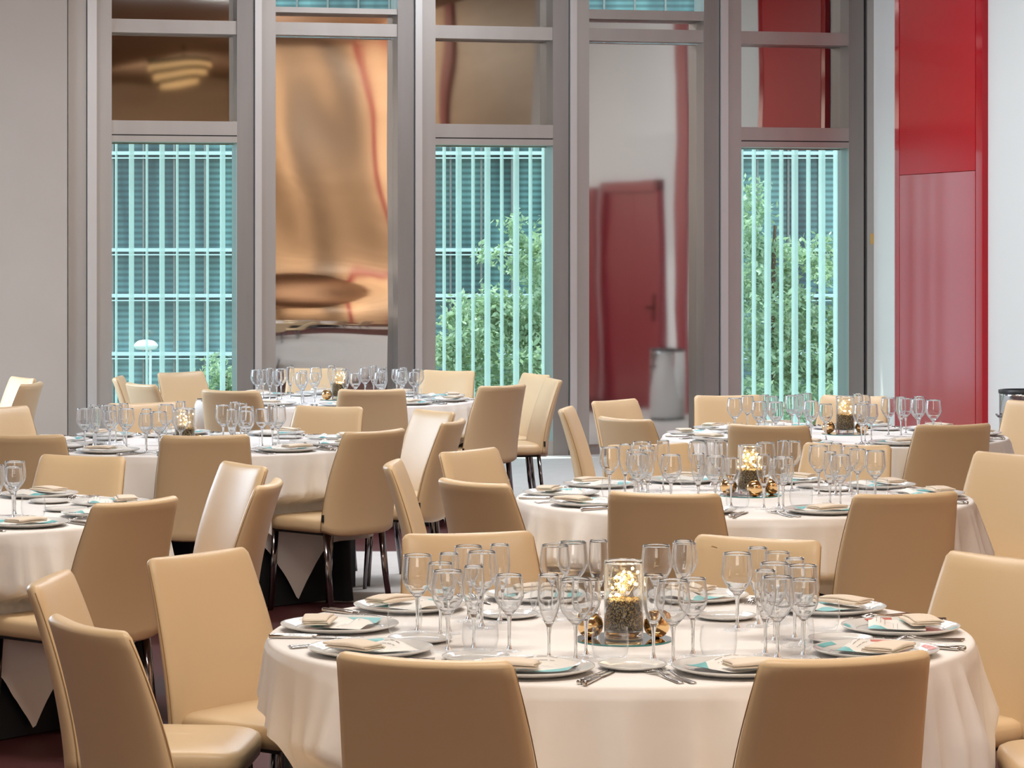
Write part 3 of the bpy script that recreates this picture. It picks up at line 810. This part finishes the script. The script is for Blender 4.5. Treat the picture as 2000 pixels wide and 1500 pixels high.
def ball():
    root=empty('gold_tealight_ball'); root['category']='candle holder'
    prof=[(0,.0005)]+[(.034*math.cos(a),.033+.0335*math.sin(a)) for a in [math.radians(-78+ i*(138/14)) for i in range(15)]]
    rt,zt=prof[-1]
    prof+= [(rt-.002,zt),(rt-.001,zt-.006),(.028,.036),(.02,.012),(0,.010)]
    from_bm('ball_shell',lathe_bm(prof,28),M['gold'],root)
    return root
pBall=ball()
def mirror_base():
    root=empty('mirror_base'); root['category']='mirror'
    from_bm('mirror_top',lathe_bm([(.1245,.0045),(0,.0045)][::-1],56),M['mirror'],root,smooth=False)
    from_bm('mirror_edge',lathe_bm([(0,.0003),(.125,.0003),(.1252,.0025),(.1245,.0045)],56),M['mirror_edge'],root)
    return root
pMi=mirror_base()
def string_lights(seed,nb):
    rnd=random.Random(seed); root=empty('string_light'); root['category']='string light'
    pts=[]; p=Vector((0,0,.12)); v=Vector((.01,0,.004))
    allp=[]
    for _ in range(300):
        v+=Vector((rnd.gauss(0,.0045),rnd.gauss(0,.0045),rnd.gauss(0,.0035)))
        r=math.hypot(p.x,p.y)
        if r>.026: v.x-=p.x*.16; v.y-=p.y*.16
        if p.z>.165: v.z-=.0035
        if p.z<.118: v.z+=.003
        if v.length>.011: v*=.011/v.length
        p=p+v
        r=math.hypot(p.x,p.y)
        if r>.040: p.x*=.040/r; p.y*=.040/r
        p.z=min(.192,max(.110,p.z)); allp.append(p.copy())
    from_bm('wire',tube_bm(allp,.0008,5),M['wire'],root)
    me=None
    for k in range(nb):
        q=allp[int((k+.5)*len(allp)/nb)]
        if me is None:
            bm=bmesh.new(); bmesh.ops.create_icosphere(bm,subdivisions=2,radius=.0042)
            b=from_bm('bulb',bm,M['bulb'],root); me=b.data
        else: b=link('bulb',me,None,root)
        b.location=q
    return root
CP={'A':[(-.085,.015),(.085,.015),(.01,.088)],'B':[(.012,-.088),(.087,.01),(-.087,.0)],'C':[(.085,-.03),(-.088,.0)],'D':[(-.09,-.02),(.06,.06)],'E':[(-.08,-.05),(.05,.07)]}
WH=['left','right','rear']
OFF={'A':(.005,-.14),'B':(.03,.06),'C':(.07,.12),'D':(-.02,-.40),'E':(.02,0)}
CEN={}
for t in 'ABCDE':
    (cx,cy),nm=TAB[t]; cx+=OFF[t][0]; cy+=OFF[t][1]; CEN[t]=Vector((cx,cy))
    put(pMi,(cx,cy,ZT),0,'round mirror plate under the vase on the %s'%nm,'mirror plates')
    put(pV,(cx,cy,ZT+.0046),0,'clear glass cylinder vase on round mirror, centre of the %s'%nm,'cylinder vases')
    if t=='A': g=pG
    else: g=pG.copy(); COL.objects.link(g)
    g.location=(cx,cy,ZT+.0046); tag(g,'gold gravel filling the glass vase on the %s'%nm,'gravel',kind='stuff')
    sl=string_lights(ord(t),30 if t in 'AB' else 18); sl.location=(cx,cy,ZT+.0046)
    tag(sl,'tangle of lit warm fairy lights in the vase on the %s'%nm,'string light','fairy lights in vases')
    for (dx,dy) in CP[t]:
        w_='front' if dy<-.05 else 'rear' if dy>.05 else 'left' if dx<0 else 'right'
        put(pBall,(cx+dx,cy+dy,ZT+.0046),dx*30,'gold mercury-glass tealight ball at %s of the vase on the %s'%(w_,nm),'gold tealight balls')

# ------------------------------------------------------------------ place settings
GL={'A':[('W',811,1088),('M',858,1098),('F',874,1081),('W',915,1066),('W',941,1077),('F',978,1062),('W',867,1117),('F',935,1107),('M',951,1123),
 ('W',1084,1064),('W',1113,1057),('F',1149,1054),('W',1072,1140),('F',1091,1124),('M',1152,1136),('W',1282,1065),('M',1335,1060),('F',1345,1056),('F',1294,1126),('W',1348,1141),('M',1366,1131),
 ('W',1440,1080),('F',1480,1069),('M',1519,1078),('F',1551,1090),('W',1543,1101),('F',1495,1113),('W',1535,1125),('M',1567,1132),('W',1614,1102),
 ('T',802,1182),('T',899,1213),('T',1037,1139),('T',1060,1140),('T',1128,1231),('T',1411,1231),('T',1281,1140),('T',1604,1207),('T',1623,1171),('T',1490,1149)],
'B':[('W',1192,874),('W',1232,887),('M',1236,878),('F',1225,868),('W',1255,863),('M',1262,870),('F',1265,879),('W',1292,888),('F',1295,860),('W',1364,863),('M',1390,861),('F',1407,860),
 ('W',1365,895),('F',1373,887),('M',1414,895),('W',1495,864),('F',1533,860),('W',1543,862),('F',1508,888),('M',1526,895),('W',1554,893),('W',1602,870),('F',1629,866),('M',1661,871),('F',1621,882),('W',1654,888),('M',1675,877),('W',1721,881),
 ('T',1195,935),('T',1348,914),('T',1257,949),('T',1573,954),('T',1713,936),('T',1696,949),('T',1418,956)],
'C':[('W',1435,778),('M',1460,774),('W',1483,784),('F',1493,771),('W',1515,785),('M',1508,774),('W',1547,772),('F',1560,771),('F',1575,768),('W',1584,783),('M',1613,789),
 ('F',1674,769),('M',1688,772),('F',1691,784),('M',1700,790),('W',1717,790),('W',1739,777),('F',1756,775),('M',1769,778),('W',1793,779),('F',1795,774),('W',1823,781),('T',1435,824),('T',1516,826),('T',1823,823)],
'D':[('W',145,797),('W',158,804),('F',174,792),('F',190,798),('M',198,805),('W',215,791),('M',226,792),('F',239,788),('W',238,809),('F',252,801),('M',277,808),('W',325,790),('F',353,784),('W',377,809),
 ('W',436,791),('F',459,785),('M',470,788),('F',453,801),('W',475,806),('W',502,794),('F',517,791),('M',520,798),('W',542,795),('T',141,843),('T',319,831),('T',165,850),('T',555,844),('T',490,846)],
'E':[('W',502,722),('M',514,722),('F',528,719),('W',549,720),('M',540,725),('F',567,716),('W',588,728),('F',594,724),('M',614,728),('W',620,717),('F',642,714),('F',675,723),('M',694,729),('W',713,718),('F',729,714),('M',745,718),('F',750,724),('W',767,727),('M',775,721),
 ('F',787,718),('W',811,721),('W',792,721),('M',806,725),('M',822,726),('T',627,752),('T',601,764),('T',727,751),('T',828,759)],
'G':[('W',29,901),('F',22,910),('M',34,912),('W',-6,910),('T',56,971),('T',10,985)]}
INFO={'W':(pW,.203,.036,'wide red-wine glass','red wine glasses'),'M':(pM,.192,.033,'smaller white-wine glass','white wine glasses'),'F':(pF,.210,.031,'slim champagne flute','champagne flutes'),'T':(pT,.082,.046,'low clear water tumbler','water tumblers')}
BODY={'W':.0415,'M':.0365,'F':.031,'T':.046}
decorated=[]
DROP=set()
for t in 'ABCDEG':
    (cx,cy),nm=TAB[t]; c=Vector((cx,cy)); angs=ANG[t]
    plates=[]
    for k,a in enumerate(angs):
        u=Vector((math.cos(math.radians(a)),math.sin(math.radians(a)))); plates.append(c+u*.735)
    gl=[]
    for kind,px,py in GL[t]:
        p=ground(px,py,ZT+INFO[kind][1]); q=Vector((p.x,p.y))-c
        if q.length>.69: q*=.69/q.length
        gl.append([kind,c+q])
    bread=[]
    if t=='A':
        for px,py in ((1235,1299),(800,1252),(947,1287),(993,1200),(1418,1203),(1655,1252)):
            p=ground(px,py,ZT+.008); bread.append(Vector((p.x,p.y)))
    # nudge apart whatever would intersect
    for it in range(200):
        for i in range(len(gl)):
            ki,pi=gl[i]
            if t in CEN:
                d=pi-CEN[t]
                lim=.128+INFO[ki][2]
                if d.length<lim: gl[i][1]=pi=CEN[t]+d.normalized()*lim
            for bp in bread:
                d=pi-bp; lim=.084+INFO[ki][2]
                if d.length<lim: gl[i][1]=pi=bp+d.normalized()*lim
            for pp in plates:
                d=pi-pp; lim=.156+INFO[ki][2]
                if d.length<lim and d.length>1e-6: pi=pi+d.normalized()*(lim-d.length)*.5+(c-pi).normalized()*.001; gl[i][1]=pi
            for j in range(i):
                kj,pj=gl[j]; d=gl[i][1]-pj; lim=max(BODY[ki]+BODY[kj], INFO[ki][2]+INFO[kj][2])+.002
                if d.length<lim:
                    if d.length<1e-5: d=Vector((.01,.003))
                    mv=d.normalized()*(lim-d.length)*.5; gl[i][1]=gl[i][1]+mv; gl[j][1]=pj-mv
    def near_setting(p):
        d=p-c; a=math.degrees(math.atan2(d.y,d.x))%360
        return min(range(10),key=lambda k:abs((angs[k]-a+180)%360-180))
    for kind,p in gl:
        pr,h_,fr,txt,grp=INFO[kind]; k=near_setting(p)
        same=[q for kd,q in gl if kd==kind and near_setting(q)==k]
        which=''
        if len(same)>1:
            r=sorted(same,key=lambda q:q.x).index(p)
            which=('left-hand ','right-hand ')[r] if len(same)==2 else ('left-hand ','middle ','right-hand ','outermost right ')[min(r,3)]
        put(pr,(p.x,p.y,ZT),random.uniform(0,6),'%s%s at %s, %s'%(which,txt,SEAT[k],nm),grp)
    for k,a in enumerate(angs):
        ar=math.radians(a); u=Vector((math.cos(ar),math.sin(ar))); v=Vector((-u.y,u.x)); rz=ar+PI/2
        # local frame: +y points to the table centre
        at=lambda tt,r: c+u*r+v*tt
        jit=random.uniform(-.02,.02)
        if (t,k,'plate') not in DROP:
            pp=plates[k]; o=put(pP,(pp.x,pp.y,ZT),rz,'white dinner plate with menu at %s, %s'%(SEAT[k],nm),'dinner plates')
            if t=='A' and k in (0,9): decorated.append(o)
            tw=random.uniform(-.4,.4)
            put(pC,(pp.x-u.x*.01,pp.y-u.y*.01,ZT+.0035),rz+tw,'white printed menu sheet with teal corners at %s, %s'%(SEAT[k],nm),'menu sheets')
            q=pp+u*.055+v*random.uniform(-.035,.035)
            put(pN,(q.x,q.y,ZT+.021),rz+random.uniform(-.3,.3),'folded cream napkin on the menu at %s, %s'%(SEAT[k],nm),'folded napkins')
        for n_,(tt,txt) in enumerate(((.169,'inner'),(.186,'outer'))):
            if (t,k,'knife') in DROP: break
            q=at(tt,.765+.01*n_); put(pKn,(q.x,q.y,ZT),rz+jit,'%s steel table knife beside the plate at %s, %s'%(txt,SEAT[k],nm),'table knives')
        for n_,(tt,txt) in enumerate(((-.171,'inner'),(-.198,'outer'))):
            if (t,k,'fork') in DROP: break
            q=at(tt,.765-.01*n_); put(pK,(q.x,q.y,ZT),rz+jit,'%s steel fork beside the plate at %s, %s'%(txt,SEAT[k],nm),'dinner forks')
        best=None
        if bread: continue
        for tt,r in ((-.20,.54),(-.17,.52),(-.22,.56),(-.14,.49),(-.19,.50),(-.10,.48),(-.24,.53),(.0,.48)):
            q=at(tt,r)
            ok=all((g_[1]-q).length>.083+INFO[g_[0]][2] for g_ in gl) and all((pp-q).length>.24 for pp in plates)
            if ok: best=q; break
        if best is not None and (t,k,'bread') not in DROP:
            put(pB,(best.x,best.y,ZT),0,'small white bread plate at %s, %s'%(SEAT[k],nm),'bread plates')

    for bp in bread:
        ok=all((pp-bp).length>.239 for pp in plates)
        if not ok:
            pp=min(plates,key=lambda q:(q-bp).length); bp=pp+(bp-pp).normalized()*.24
        k=near_setting(bp)
        put(pB,(bp.x,bp.y,ZT),0,'small white bread plate at %s, %s'%(SEAT[k],nm),'bread plates')
for o in decorated:
    for a0 in (0,1.3,2.6,3.9,5.2):
        ring_sector('rim_decoration',.130,.147,a0,a0+.55,.0125,.0175,M['red_print'] if a0 in (0,2.6,5.2) else M['teal'],o)
# ------------------------------------------------------------------ steel bin by the right wall
bx=empty('waste_bin',(3.715,20.85,0)); tag(bx,'round polished steel waste bin standing by the white right wall','bin')
from_bm('bin_body',lathe_bm([(0,.02),(.155,.02),(.168,.03),(.17,.68),(.172,.70),(.165,.70),(.16,.66),(0,.655)],40),M['bin'],bx)
from_bm('base_ring',lathe_bm([(0,0),(.165,0),(.165,.03),(0,.03)],40),M['black'],bx)
from_bm('rim',lathe_bm([(.165,.69),(.176,.695),(.176,.72),(.160,.722),(.160,.69)],40),M['black'],bx)
from_bm('handle',tube_bm([(-.171,-.03,.52),(-.19,-.02,.54),(-.19,.02,.54),(-.171,.03,.52)],.006,8),M['leg'],bx)

# ------------------------------------------------------------------ light
w=bpy.data.worlds.new('sky'); scene.world=w; w.use_nodes=True
bg=w.node_tree.nodes['Background']; bg.inputs[0].default_value=(.78,.89,1,1); bg.inputs[1].default_value=2.0
def area(name, loc, size, power, col, target=None, shape='RECTANGLE', size_y=None, spread=None):
    l=bpy.data.lights.new(name,'AREA'); l.shape=shape; l.size=size
    if size_y: l.size_y=size_y
    l.energy=power; l.color=col
    if spread: l.spread=spread
    o=bpy.data.objects.new(name,l); COL.objects.link(o); o.location=loc
    if target is not None: o.rotation_euler=(Vector(target)-Vector(loc)).to_track_quat('-Z','Y').to_euler()
    return o
WARM=(1,.91,.80)
area('ceiling_light_front',(.3,5.5,4.6),3.4,150,WARM)
area('ceiling_light_mid',(-.6,10.5,4.6),3.4,160,(1,.95,.88))
area('ceiling_light_rear',(.2,16,4.6),3.4,175,(.95,.96,1))
area('back_cool_fill',(.6,20.6,4.7),2.4,150,(.86,.93,1))  # added fill: brightens the right wall, cools the far chairs like window haze
pe = rwall(19,3.0); area('wood_wall_fill',(pe.x,pe.y,4.9),4,420,(1,.86,.70),(pe.x+2.5,pe.y,1.8))  # unseen lamp added to brighten the wood wall mirrored in the panels
pe = rwall(30,3.0); area('far_wood_wall_fill',(pe.x,pe.y,4.9),4,300,(1,.86,.70),(pe.x+2.5,pe.y,1.8))  # second added lamp, lifts the far wood wall for its reflection
area('fill_light',(-.5,-3.5,3.2),5,150,(1,.92,.82),(0,10,.9),size_y=2.5)
area('side_daylight',(-8.0,15.0,2.6),6,620,(.78,.88,1),(0,14,.8),size_y=3)
area('side_daylight_rear',(-6.4,19.0,2.4),3,320,(.68,.84,1),(0,18,.8),size_y=2.5)
sun=bpy.data.lights.new('sun','SUN'); sun.energy=5.5; sun.angle=.01; sun.color=(1,.95,.85)
so=bpy.data.objects.new('sun',sun); COL.objects.link(so); so.rotation_euler=Vector((.30,-.13,-.94)).to_track_quat('-Z','Y').to_euler()

# ------------------------------------------------------------------ render look
scene.view_settings.view_transform='Standard'; scene.view_settings.look='None'; scene.view_settings.exposure=0.0
cy=scene.cycles
cy.max_bounces=24; cy.transmission_bounces=22; cy.transparent_max_bounces=16; cy.glossy_bounces=6; cy.diffuse_bounces=3
cy.sample_clamp_indirect=4; cy.sample_clamp_direct=0; cy.blur_glossy=.6; cy.use_denoising=True
